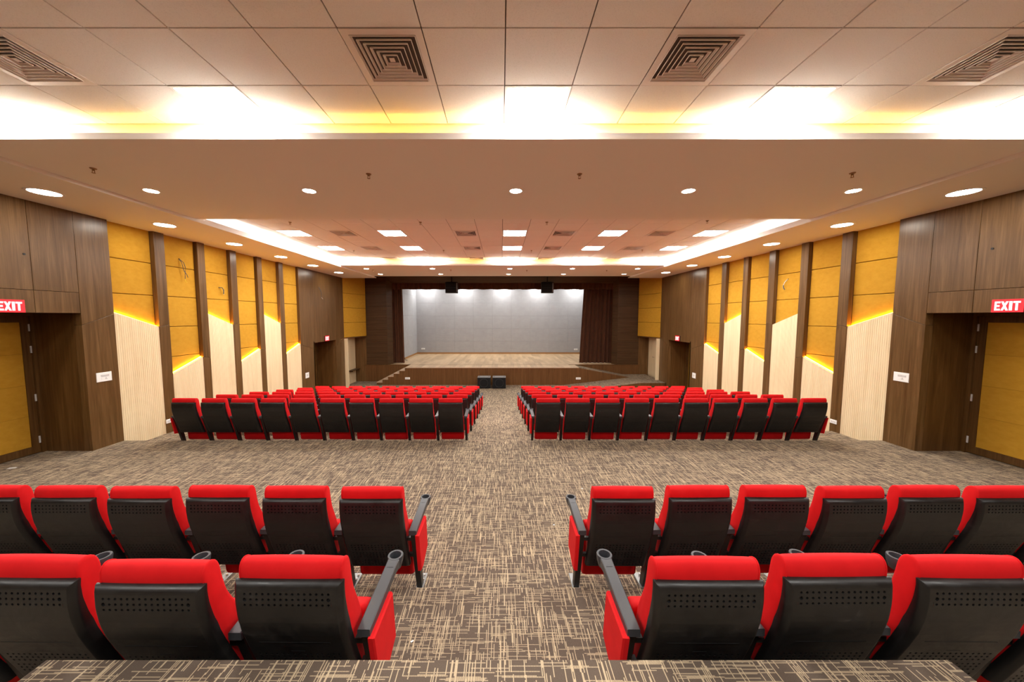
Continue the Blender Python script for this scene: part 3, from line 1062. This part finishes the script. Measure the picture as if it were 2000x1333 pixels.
def back_shell():
    b = B()
    hw = .205
    bev = .025
    colsx = [-.1875 + .025 * i for i in range(16)]            # 15 hole cells
    xs = [-hw] + colsx + [hw]
    z = .882
    zs = [.882, .857]
    holes = set()
    def rows(z0, n, p):
        zz = [z0 - p * i for i in range(n + 1)]
        return zz
    seq = [.870, .862]
    marks = []
    for z0 in (.856,):
        r = rows(z0, 3, .0235)
        marks += [(r[i], r[i + 1]) for i in range(3)]
        seq += r
    seq += [.76, .735, .71, .685, .66, .635, .61, .585, .56, .535]
    for z0 in (.516, .436, .356):
        r = rows(z0, 3, .0225)
        marks += [(r[i], r[i + 1]) for i in range(3)]
        seq += r
    seq += [.280]
    seq = sorted(set(round(q, 5) for q in seq), reverse=True)
    mk_ = set((round(a, 5), round(c, 5)) for a, c in marks)
    def pt(x, z, d=0.0):
        return (x, shell_y(z) + d, z)
    for zi in range(len(seq) - 1):
        za, zb = seq[zi], seq[zi + 1]
        hole_row = (za, zb) in mk_
        if not hole_row:
            b.add([pt(-hw, za), pt(hw, za), pt(hw, zb), pt(-hw, zb)], [(0, 3, 2, 1)])
            continue
        for xi in range(len(xs) - 1):
            xa, xb = xs[xi], xs[xi + 1]
            if xi == 0 or xi == len(xs) - 2:
                b.add([pt(xa, za), pt(xb, za), pt(xb, zb), pt(xa, zb)], [(0, 3, 2, 1)])
                continue
            xm, zm = (xa + xb) / 2, (za + zb) / 2
            outer = [(xb, zm), (xb, za), (xm, za), (xa, za), (xa, zm), (xa, zb), (xm, zb), (xb, zb)]
            big = (xi in (1, 15)) and abs(zm - .8208) < .013
            r = .0082 if big else .0056
            inner = [(xm + r * math.cos(math.pi / 4 * q), zm + r * math.sin(math.pi / 4 * q)) for q in range(8)]
            vs = [pt(*q) for q in outer] + [pt(*q) for q in inner] + [pt(q[0], q[1], .008) for q in inner]
            fs = []
            for q in range(8):
                w_ = (q + 1) % 8
                fs.append((q, w_, 8 + w_, 8 + q))
                fs.append((8 + q, 8 + w_, 16 + w_, 16 + q))
            fs.append(tuple(range(16, 24)))
            b.add(vs, fs)
    # rounded rim and return edge
    loop = [(-hw, q) for q in seq] + [(hw, q) for q in reversed(seq)]
    n = len(loop)
    def off(x, z, o):
        zz = z
        if abs(z - seq[0]) < 1e-6:
            zz = z + o * .8
        if abs(z - seq[-1]) < 1e-6:
            zz = z - o * .6
        return (x + (o if x > 0 else -o), zz)
    rings = []
    for o, d in ((0, 0), (bev * .2, .001), (bev * .85, .014), (bev, .021), (bev, -1)):
        ring_ = []
        for x, z in loop:
            xo, zo = off(x, z, o)
            dd = d if d >= 0 else .024 + .026 * max(0.0, min(1.0, (.90 - zo) / .22))
            ring_.append((xo, shell_y(min(.9, zo)) + dd, zo))
        rings.append(ring_)
    vs = [p for r in rings for p in r]
    fs = []
    for q in range(len(rings) - 1):
        for i in range(n):
            j = (i + 1) % n
            fs.append((q * n + i, q * n + j, (q + 1) * n + j, (q + 1) * n + i))
    b.add(vs, fs)
    # thin moulded ridges
    b.box(-.155, .155, shell_y(.59) - .0015, shell_y(.59) + .004, .589, .5915)
    b.box(-.03, .03, shell_y(.862) - .0012, shell_y(.862) + .004, .8605, .863)
    b.box(-.03, .03, shell_y(.528) - .0012, shell_y(.528) + .004, .527, .5292)
    return b

def loft(profile, secs):
    """profile (y,z) closed loop, sections (x, inset)"""
    n = len(profile)
    P = [Vector((p[0], p[1])) for p in profile]
    cy = sum((p.x for p in P)) / n
    nor = []
    for i in range(n):
        d = (P[(i + 1) % n] - P[i - 1]).normalized()
        nor.append(Vector((-d.y, d.x)))
    area = sum(P[i - 1].x * P[i].y - P[i].x * P[i - 1].y for i in range(n))
    if area < 0:
        nor = [-q for q in nor]
    vs, fs = [], []
    for x, o in secs:
        for p, q in zip(P, nor):
            r = p + q * o
            vs.append((x, r.x, r.y))
    for s_ in range(len(secs) - 1):
        for i in range(n):
            j = (i + 1) % n
            f = (s_ * n + i, s_ * n + j, (s_ + 1) * n + j, (s_ + 1) * n + i)
            fs.append(f if area < 0 else f[::-1])
    c0 = tuple(range(n)); c1 = tuple(range((len(secs) - 1) * n, len(secs) * n))
    fs += [c0[::-1] if area < 0 else c0, c1 if area < 0 else c1[::-1]]
    return B().add(vs, [f[::-1] for f in fs])

def smooth_loop(pts, k=3):
    out = []
    n = len(pts)
    for i in range(n):
        p0, p1, p2, p3 = (Vector(pts[(i + q) % n]) for q in (-1, 0, 1, 2))
        for s_ in range(k):
            t = s_ / k
            out.append(tuple(.5 * ((2 * p1) + (p2 - p0) * t + (2 * p0 - 5 * p1 + 4 * p2 - p3) * t * t + (3 * p1 - p0 - 3 * p2 + p3) * t ** 3)))
    return out

def back_cushion():
    rear = [(shell_y(z) + .030, z) for z in (.30, .42, .54, .66, .78, .86)]
    prof = rear + [(.0275, .885), (.0255, .915), (.031, .944), (.046, .961), (.064, .961), (.086, .947), (.101, .918), (.108, .880), (.114, .84), (.130, .77), (.160, .70), (.188, .63), (.206, .56), (.212, .48), (.216, .40), (.220, .32)]
    prof = smooth_loop(prof, 2)
    w2 = .222
    half = [(w2, .012), (w2 - .002, .004), (w2 - .004, .0), (w2 - .006, -.0022), (w2 - .009, -.0022), (w2 - .011, .0012), (w2 - .03, -.001), (.10, -.003)]     # a sewn piping runs round the ends
    return loft(prof, [(-x, o) for x, o in half] + [(0, -.0035)] + half[::-1])

def seat_cushion():
    # tipped up: a padded slab standing behind the back
    c = Vector((.325, .310))
    hx, hz, r = .048, .245, .036
    pts = []
    for cx, cz, a0 in ((hx - r, hz - r, 0), (-hx + r, hz - r, 90), (-hx + r, -hz + r, 180), (hx - r, -hz + r, 270)):
        for q in range(5):
            a = math.radians(a0 + q * 22.5)
            pts.append((cx + r * math.cos(a), cz + r * math.sin(a)))
    t = math.radians(6)
    prof = [(c.x + x * math.cos(t) + z * -math.sin(t) * -1 * -1, c.y + x * math.sin(t) * -1 + z * math.cos(t)) for x, z in pts]
    w2 = .222
    return loft(prof, [(-w2, .02), (-w2 + .005, .008), (-w2 + .014, .002), (-w2 + .03, 0), (w2 - .03, 0), (w2 - .014, .002), (w2 - .005, .008), (w2, .02)])

AX = .2785          # arm line offset from the seat's middle
def arm(x):
    b = B()
    y0, y1 = .082, .495
    z0, z1 = .607, .628
    h = .0285
    vs = []
    for y, zt, hh, dp in ((y0, z0, h, .036), (y0 + .012, z0 + .002, h + .0005, .040), (y1 - .05, z1, .030, .042), (y1, z1, .032, .05)):
        vs += [(x - hh, y, zt - .004), (x - hh + .004, y, zt), (x + hh - .004, y, zt), (x + hh, y, zt - .004), (x + hh, y, zt - dp), (x - hh, y, zt - dp)]
    fs = [(0, 1, 2, 3, 4, 5)]
    for q in range(3):
        for i in range(6):
            j = (i + 1) % 6
            fs.append((q * 6 + i, (q + 1) * 6 + i, (q + 1) * 6 + j, q * 6 + j))
    fs.append((23, 22, 21, 20, 19, 18))
    b.add(vs, fs)
    b.box(x - .017, x + .017, .432, .436, z1 - .003, z1 + .0006)
    return b
def cup(x):
    b = B()
    n = 24
    c = (x, .528)
    z1 = .629
    rings = [(.026, z1 - .075), (.030, z1 - .072), (.041, z1 - .035), (.0445, z1 - .006), (.0425, z1), (.0320, z1), (.0310, z1 - .004), (.028, z1 - .062), (.0, z1 - .062)]
    vs = []
    for r, z in rings:
        for i in range(n):
            a = 2 * math.pi * i / n
            vs.append((c[0] + r * math.cos(a), c[1] + r * math.sin(a), z))
    fs = []
    for q in range(len(rings) - 1):
        for i in range(n):
            j = (i + 1) % n
            fs.append((q * n + i, q * n + j, (q + 1) * n + j, (q + 1) * n + i))
    fs.append(tuple(reversed(range(n))))
    return b.add(vs, fs)
def leg(x):
    b = B()
    ya, yb, za, zb = .095, .262, .585, 0.0
    hw, d = .021, .052
    vs = [(x - hw, yb, zb), (x + hw, yb, zb), (x + hw, yb + d, zb), (x - hw, yb + d, zb), (x - hw, ya, za), (x + hw, ya, za), (x + hw, ya + d + .05, za), (x - hw, ya + d + .05, za)]
    b.add(vs, [(3, 2, 1, 0), (4, 5, 6, 7), (0, 1, 5, 4), (1, 2, 6, 5), (2, 3, 7, 6), (3, 0, 4, 7)])
    return b
def foot(x):
    return B().slab([(x - .032, .235, .008), (x + .032, .235, .008), (x + .032, .42, .008), (x - .032, .42, .008)], (0, 0, 1), .008, .003)
def end_panel(x, s):
    prof = [(.07, .575), (.135, .25), (.20, .24), (.365, .30), (.33, .575)]
    x0, x1 = sorted((x + s * .022, x + s * .052))
    P = [(x + s * .050, y, z) for y, z in prof]
    if s < 0:
        P.reverse()
    # orientation so that the normal points outwards
    v = (Vector(P[1]) - Vector(P[0])).cross(Vector(P[2]) - Vector(P[1]))
    if v.x * s < 0:
        P.reverse()
    return B().slab(P, (s, 0, 0), .028, .007)

PROTO = {}
def proto(kind):
    """kind = (arm side, wall-end?, near?)"""
    if kind in PROTO:
        return dup(PROTO[kind], (0, 0, 0))
    s, aisle_end, wall_end, near = kind
    t = empty('auditorium_seat')
    PARTS = proto.parts
    def use(name, key, fn, mat, smooth, parent=None):
        if key in PARTS:
            o = bpy.data.objects.new(name, PARTS[key])
            COL.objects.link(o)
            o.parent = parent or t
            return o
        o = fn().make(name, mat, parent or t, smooth)
        PARTS[key] = o.data
        return o
    use('back_shell', 'shell', back_shell, 'plastic', 32)
    use('back_cushion', 'cushion', back_cushion, 'red', 50)
    use('seat_cushion', 'seat', seat_cushion, 'red', 50)
    sides = [s] + ([-s] if wall_end else [])
    for q in sides:
        x = q * AX
        a = use('armrest', ('arm', q), lambda: arm(x), 'arm', 30)
        use('cup_holder', ('cup', q), lambda: cup(x), 'arm', 40, a)
        l = use('leg', ('leg', q), lambda: leg(x), 'steel_black', None)
        f = use('foot_plate', ('foot', q), lambda: foot(x), 'plate', None)
        if near:
            for yb in (.335, .385):
                use('bolt', ('bolt', q, yb), lambda: B().cyl((x + .012, yb), .011, .008, .008, .022, 8), 'chrome', 40, f)
            use('hinge_bracket', ('br', q), lambda: B().box(x - q * .018, x - q * .056, .118, .14, .505, .53).box(x - q * .018, x - q * .056, .175, .20, .335, .36), 'steel_black', None)
        if (q == s and aisle_end) or (q == -s):
            use('end_panel', ('end', q), lambda: end_panel(x, q), 'red', 30)
    PROTO[kind] = t
    return t
proto.parts = {}

# the rearmost seats do not stand quite alike
LEAN = {('left', 'rearmost', 1): .024, ('left', 'rearmost', 2): -.016, ('right', 'rearmost', 0): .010, ('right', 'rearmost', 1): -.020}
def seat_row(side, x0, y, zf, n, rown, block, group, last_is_wall, near, pitch=.557):
    s = 1 if side == 'left' else -1        # side on which this seat's own arm stands: towards the aisle
    for i in range(n):
        o = proto((s, i == 0, last_is_wall and i == n - 1, near))
        o.location = (x0 - s * pitch * i, y + random.uniform(-.006, .006), zf + random.uniform(0, .004))
        o.rotation_euler = (LEAN.get((side, rown[:8], i), random.uniform(-.004, .004)), 0, random.uniform(-.012, .012))
        lab = 'red tip-up seat, %s, %s, %s from the aisle' % (rown, block, ORD[i])
        tag(o, lab, 'seat', group)
FT = {'left': -.955, 'right': .885}
seat_row('left', -.891, 1.329, -1.994, 4, 'rearmost row beside carpeted landing', 'left side', 'red seats in the two rear rows', False, True, .56)
seat_row('right', .867, 1.329, -1.994, 4, 'rearmost row beside carpeted landing', 'right side', 'red seats in the two rear rows', False, True, .56)
seat_row('left', -.943, 2.357, -2.206, 7, 'row behind the cross aisle', 'left side', 'red seats in the two rear rows', False, True, .56)
seat_row('right', .888, 2.357, -2.206, 7, 'row behind the cross aisle', 'right side', 'red seats in the two rear rows', False, True, .56)
for i in range(6):
    zf = levels[3 + i][1]
    rn = '%s row past cross aisle' % ORD[i]
    for sd_ in ('left', 'right'):
        seat_row(sd_, FT[sd_], 6.25 + ROW_P * i, zf, 10, rn, sd_ + ' block', 'red seats in the %s front block' % sd_, True, False)

# ------------------------------------------------------------------ exit signs
LET = {'E': [[(0, 0), (.30, 0), (.30, 1), (0, 1)], [(.30, 0), (.85, 0), (.85, .2), (.30, .2)], [(.30, .4), (.75, .4), (.75, .6), (.30, .6)], [(.30, .8), (.85, .8), (.85, 1), (.30, 1)]],
       'X': [[(0, 0), (.33, 0), (1, 1), (.67, 1)], [(.67, 0), (1, 0), (.33, 1), (0, 1)]],
       'I': [[(.0, 0), (.32, 0), (.32, 1), (.0, 1)]],
       'T': [[(.30, 0), (.62, 0), (.62, .8), (.30, .8)], [(0, .8), (.92, .8), (.92, 1), (0, 1)]]}
def exit_sign(s, y0, y1, z0, z1, label):
    X0 = XC + s * 7.16
    yc = (y0 + y1) / 2
    t = empty('exit_sign', (X0, yc, z0))
    h = z1 - z0
    wd = y1 - y0
    # local: u runs left to right as read from inside the room
    U = (lambda u: u) if s < 0 else (lambda u: -u)
    def pane(u0, u1, v0, v1, d, th, name, mat, c=.002):
        pts = [(s * d, U(u0), v0), (s * d, U(u1), v0), (s * d, U(u1), v1), (s * d, U(u0), v1)]
        return B().slab(pts, (-s, 0, 0), th, c).make(name, mat, t)
    pane(-wd / 2, wd / 2, 0, h, .004, .032, 'housing', 'black')
    pane(-wd / 2, wd / 2, 0, h, 0.0, .0038, 'sign_face', 'sign_red', .001)
    lw = {'E': .218, 'X': .240, 'I': .31, 'T': .245}
    at = {'E': -.40, 'X': -.20, 'I': .06, 'T': .18}
    for ch in 'EXIT':
        b = B()
        sc = wd * lw[ch]
        u = wd * at[ch]
        for poly in LET[ch]:
            pts = [(-s * .0015, U(u + p[0] * sc), h * .14 + p[1] * h * .70) for p in poly]
            b.slab(pts, (-s, 0, 0), .002, .0002)
        b.make('letter', 'sign_white', t)
    B().tube([(s * .03, U(wd * .5), h * .6), (s * .02, U(wd * .54), h * .5), (s * .02, U(wd * .53), h * .2), (s * .035, U(wd * .5), h * .15)], .004).make('cable', 'black', t)
    B().box(s * .036, s * .046, -.05, .05, h * .3, h * .7).make('wall_bracket', 'black', t)
    return tag(t, label, 'sign', 'red EXIT signs over the doors')
exit_sign(-1, 4.79, 5.10, .066, .252, 'red EXIT sign over the near left door, partly cut off')
exit_sign(1, 4.70, 5.01, .066, .252, 'red EXIT sign over the near right door')
exit_sign(-1, 13.70, 14.03, -.98, -.77, 'small red EXIT sign over the far left door by the stage')
exit_sign(1, 13.70, 14.03, -.98, -.77, 'small red EXIT sign over the far right door by the stage')

# ------------------------------------------------------------------ wall plates
def plate(loc, n, wd, h, label, kind):
    """loc centre on the wall, n outward normal in the floor plane"""
    ang = math.atan2(n[1], n[0]) + math.pi / 2
    t = empty('socket_plate', loc, ang)
    B().slab([(-wd / 2, -.010, -h / 2), (wd / 2, -.010, -h / 2), (wd / 2, -.010, h / 2), (-wd / 2, -.010, h / 2)], (0, -1, 0), .010, .003).make('cover_plate', 'white_plastic', t)
    if kind == 'big':
        for i in range(5):
            x = -.05 + i * .026
            B().slab([(x, -.014, .008), (x + .022, -.014, .008), (x + .022, -.014, .042), (x, -.014, .042)], (0, -1, 0), .004, .001).make('switch', 'light_grey', t)
        b = B().slab([(-.045, -.012, -.052), (.0, -.012, -.052), (.0, -.012, -.008), (-.045, -.012, -.008)], (0, -1, 0), .002, .0005)
        b.make('rocker', 'white_plastic', t)
        for x, z in ((.025, -.018), (.015, -.036), (.035, -.036)):
            B().box(x - .004, x + .004, -.0112, -.009, z - .005, z + .005).make('pin_hole', 'black', t)
    elif kind == 'wide':
        for i in range(3):
            x = -wd * .36 + i * wd * .25
            B().slab([(x, -.013, -h * .25), (x + wd * .2, -.013, -h * .25), (x + wd * .2, -.013, h * .25), (x, -.013, h * .25)], (0, -1, 0), .003, .001).make('outlet', 'light_grey', t)
    else:
        B().slab([(-wd * .2, -.013, -h * .2), (wd * .2, -.013, -h * .2), (wd * .2, -.013, h * .2), (-wd * .2, -.013, h * .2)], (0, -1, 0), .003, .001).make('outlet', 'light_grey', t)
    return tag(t, label, 'socket')
def at_side(px, py, s, d=7.2):
    c = (d * s + XC) * 663 / (px - 979)
    zc = (666.5 - py) / 663 * c
    return (XC + s * d, c * .9975 + zc * .0708, zc * .9975 - c * .0708)
plate(at_side(203, 736.5, -1), (1, 0), .235, .165, 'white switch plate on walnut panel beside the near left exit', 'big')
plate(at_side(1760.5, 737, 1), (-1, 0), .235, .165, 'white switch plate on walnut panel beside the near right exit', 'big')
plate(at_side(600, 733.5, -1), (1, 0), .22, .20, 'square white plate by the far left exit', 'single')
plate(at_side(1355.5, 734, 1), (-1, 0), .22, .20, 'square white plate by the far right exit', 'single')
plate(at_side(331, 822.5, -1), (1, 0), .15, .085, 'low white socket on first left pilaster behind the seats', 'wide')
plate(at_side(1628, 824, 1), (-1, 0), .15, .085, 'low white socket on first right pilaster behind the seats', 'wide')
def at_y(px, py, y):
    t = math.tan(math.atan((666.5 - py) / 663) - .0709)
    z = y * t
    return ((px - 979) / 663 * (y * .9975 - z * .0708), y, z)
plate(at_y(796, 739.5, SFY - .004), (0, -1), .235, .10, 'long white socket on stage front near the steps', 'wide')
plate(at_y(1129.5, 739.7, SFY - .004), (0, -1), .235, .10, 'long white socket on stage front near the ramp', 'wide')
plate(at_y(826.5, 681.7, SBY - .003), (0, -1), .24, .10, 'white socket low on grey back wall, left end', 'wide')
plate(at_y(1124.5, 682.8, SBY - .003), (0, -1), .24, .10, 'white socket low on grey back wall, beside wide curtain', 'wide')
c = (SBX - XC) * 663 / (979 - 793)
plate((XC - SBX, c * .9975 - .6, -1.99), (1, 0), .16, .10, 'small white socket on the grey stage side wall', 'single')
B_ = B().tube([(-5.46, 18.85, -2.05), (-5.42, 18.8, -2.2), (-5.36, 18.75, -2.33), (-5.30, 18.72, -2.39), (-5.2, 18.7, -2.395)], .014)
tag(B_.make('cable', 'wire'), 'short dark cable hanging down from the stage side socket', 'cable')

# ------------------------------------------------------------------ loose wires and fittings on the walls
def wires(name, s, d, base, strands, label):
    y0, z0 = base
    t = empty(name, (XC + s * d, y0, z0))
    for pts, r, mat in strands:
        B().tube([(-s * p[0], p[1], p[2]) for p in pts], r).make('wire', mat, t)
    B().cyl((0, 0), .012, .012, -.006, .006, 8).make('gland', 'black', t)
    return tag(t, label, 'wire')
def wy(px, py, s, d):
    p = at_side(px, py, s, d)
    return (p[1], p[2])
wires('loose_wires', -1, 7.28, wy(349.5, 506, -1, 7.28), [
    ([(0, 0, 0), (.04, .02, -.08), (.05, .035, -.20), (.055, .055, -.28)], .006, 'wire'),
    ([(0, 0, 0), (.05, .05, -.07), (.06, .08, -.18), (.055, .075, -.27), (.06, .06, -.36), (.06, .055, -.44)], .006, 'wire'),
    ([(.055, .055, -.28), (.06, .1, -.33), (.06, .13, -.40)], .006, 'wire'),
    ([(.06, .055, -.44), (.06, .06, -.5), (.06, .1, -.52)], .005, 'wire_yellow')], 'bundle of loose grey wires on second mustard bay of left wall')
wires('loose_wires', -1, 7.28, wy(427.5, 562, -1, 7.28), [
    ([(0, 0, 0), (.05, .04, .0), (.07, .06, -.06), (.06, .065, -.16)], .012, 'wire'),
    ([(.06, .06, -.05), (.05, .075, -.12), (.05, .08, -.17)], .008, 'light_grey')], 'short stub of grey cable on third mustard bay of left wall')
wires('loose_wires', 1, 7.28, wy(1539.5, 545, 1, 7.28), [
    ([(0, 0, 0), (.05, .04, -.08), (.06, .07, -.17)], .007, 'light_grey'),
    ([(.06, .07, -.16), (.07, .05, -.22), (.06, .02, -.27)], .013, 'wire')], 'short stub of grey cable on third mustard bay of right wall')
wires('loose_wires', -1, 7.2, wy(622, 561, -1, 7.2), [
    ([(0, 0, 0), (.05, .05, -.12), (.06, .1, -.28), (.05, .09, -.40)], .010, 'wire'),
    ([(.05, .09, -.38), (.05, .14, -.42), (.05, .2, -.46)], .006, 'light_grey')], 'loose cable on walnut wall above the far left exit')
for s, px, py, q in ((-1, 46.5, 496.5, 'left'), (1, 1938.5, 486, 'right')):
    y, z = wy(px, py, s, 7.2)
    t = empty('cable_outlet', (XC + s * 7.199, y, z))
    b = B().cyl((0, 0), .016, .016, 0, .006, 14)
    o = b.make('grommet', 'black', t)
    o.rotation_euler = (0, -s * math.pi / 2, 0)
    tag(t, 'round dark cable hole high on the near %s walnut wall' % q, 'cable outlet')
# small wall shelf in the pale recess on the left
t = empty('wall_shelf', (XC - 7.42, 16.2, -2.62))
B().slab([(0, 0, .03), (.24, 0, .03), (.24, .84, .03), (0, .84, .03)], (0, 0, 1), .03, .003).make('shelf_board', 'wood_dark', t)
for y in (.12, .68):
    B().box(0, .18, y, y + .02, -.05, 0).make('bracket', 'wood_dark', t)
tag(t, 'narrow dark wooden shelf in the pale recess left of stage', 'shelf')

# ------------------------------------------------------------------ litter
def scrap(px, py, z, sz, mat, label, rz):
    x, y = unproj_z(px, py, z)
    o = B().slab([(-sz, -sz * .5, .003), (sz, -sz * .4, .004), (sz * .8, sz * .5, .003), (-sz * .9, sz * .4, .005)], (0, 0, 1), .002, .0003).make('paper_scrap', mat)
    o.location = (x, y, z)
    o.rotation_euler = (0, 0, rz)
    tag(o, label, 'litter')
scrap(805, 1254, -1.994, .010, 'paper', 'white paper scrap on carpet beside the rearmost left aisle seat', .6)
scrap(1082, 1026, -2.345, .011, 'paper', 'white paper scrap on carpet left of the right aisle seat', .1)
scrap(24, 915, -2.345, .05, 'light_grey', 'pale scrap on carpet before the near left exit', .3)
scrap(1137, 955, -2.345, .012, 'paper', 'white paper speck on the cross aisle carpet', .3)

# ------------------------------------------------------------------ lift everything so that the lowest floor is z = 0
for o in list(S.objects):
    if o.parent is None:
        o.location.z += UP
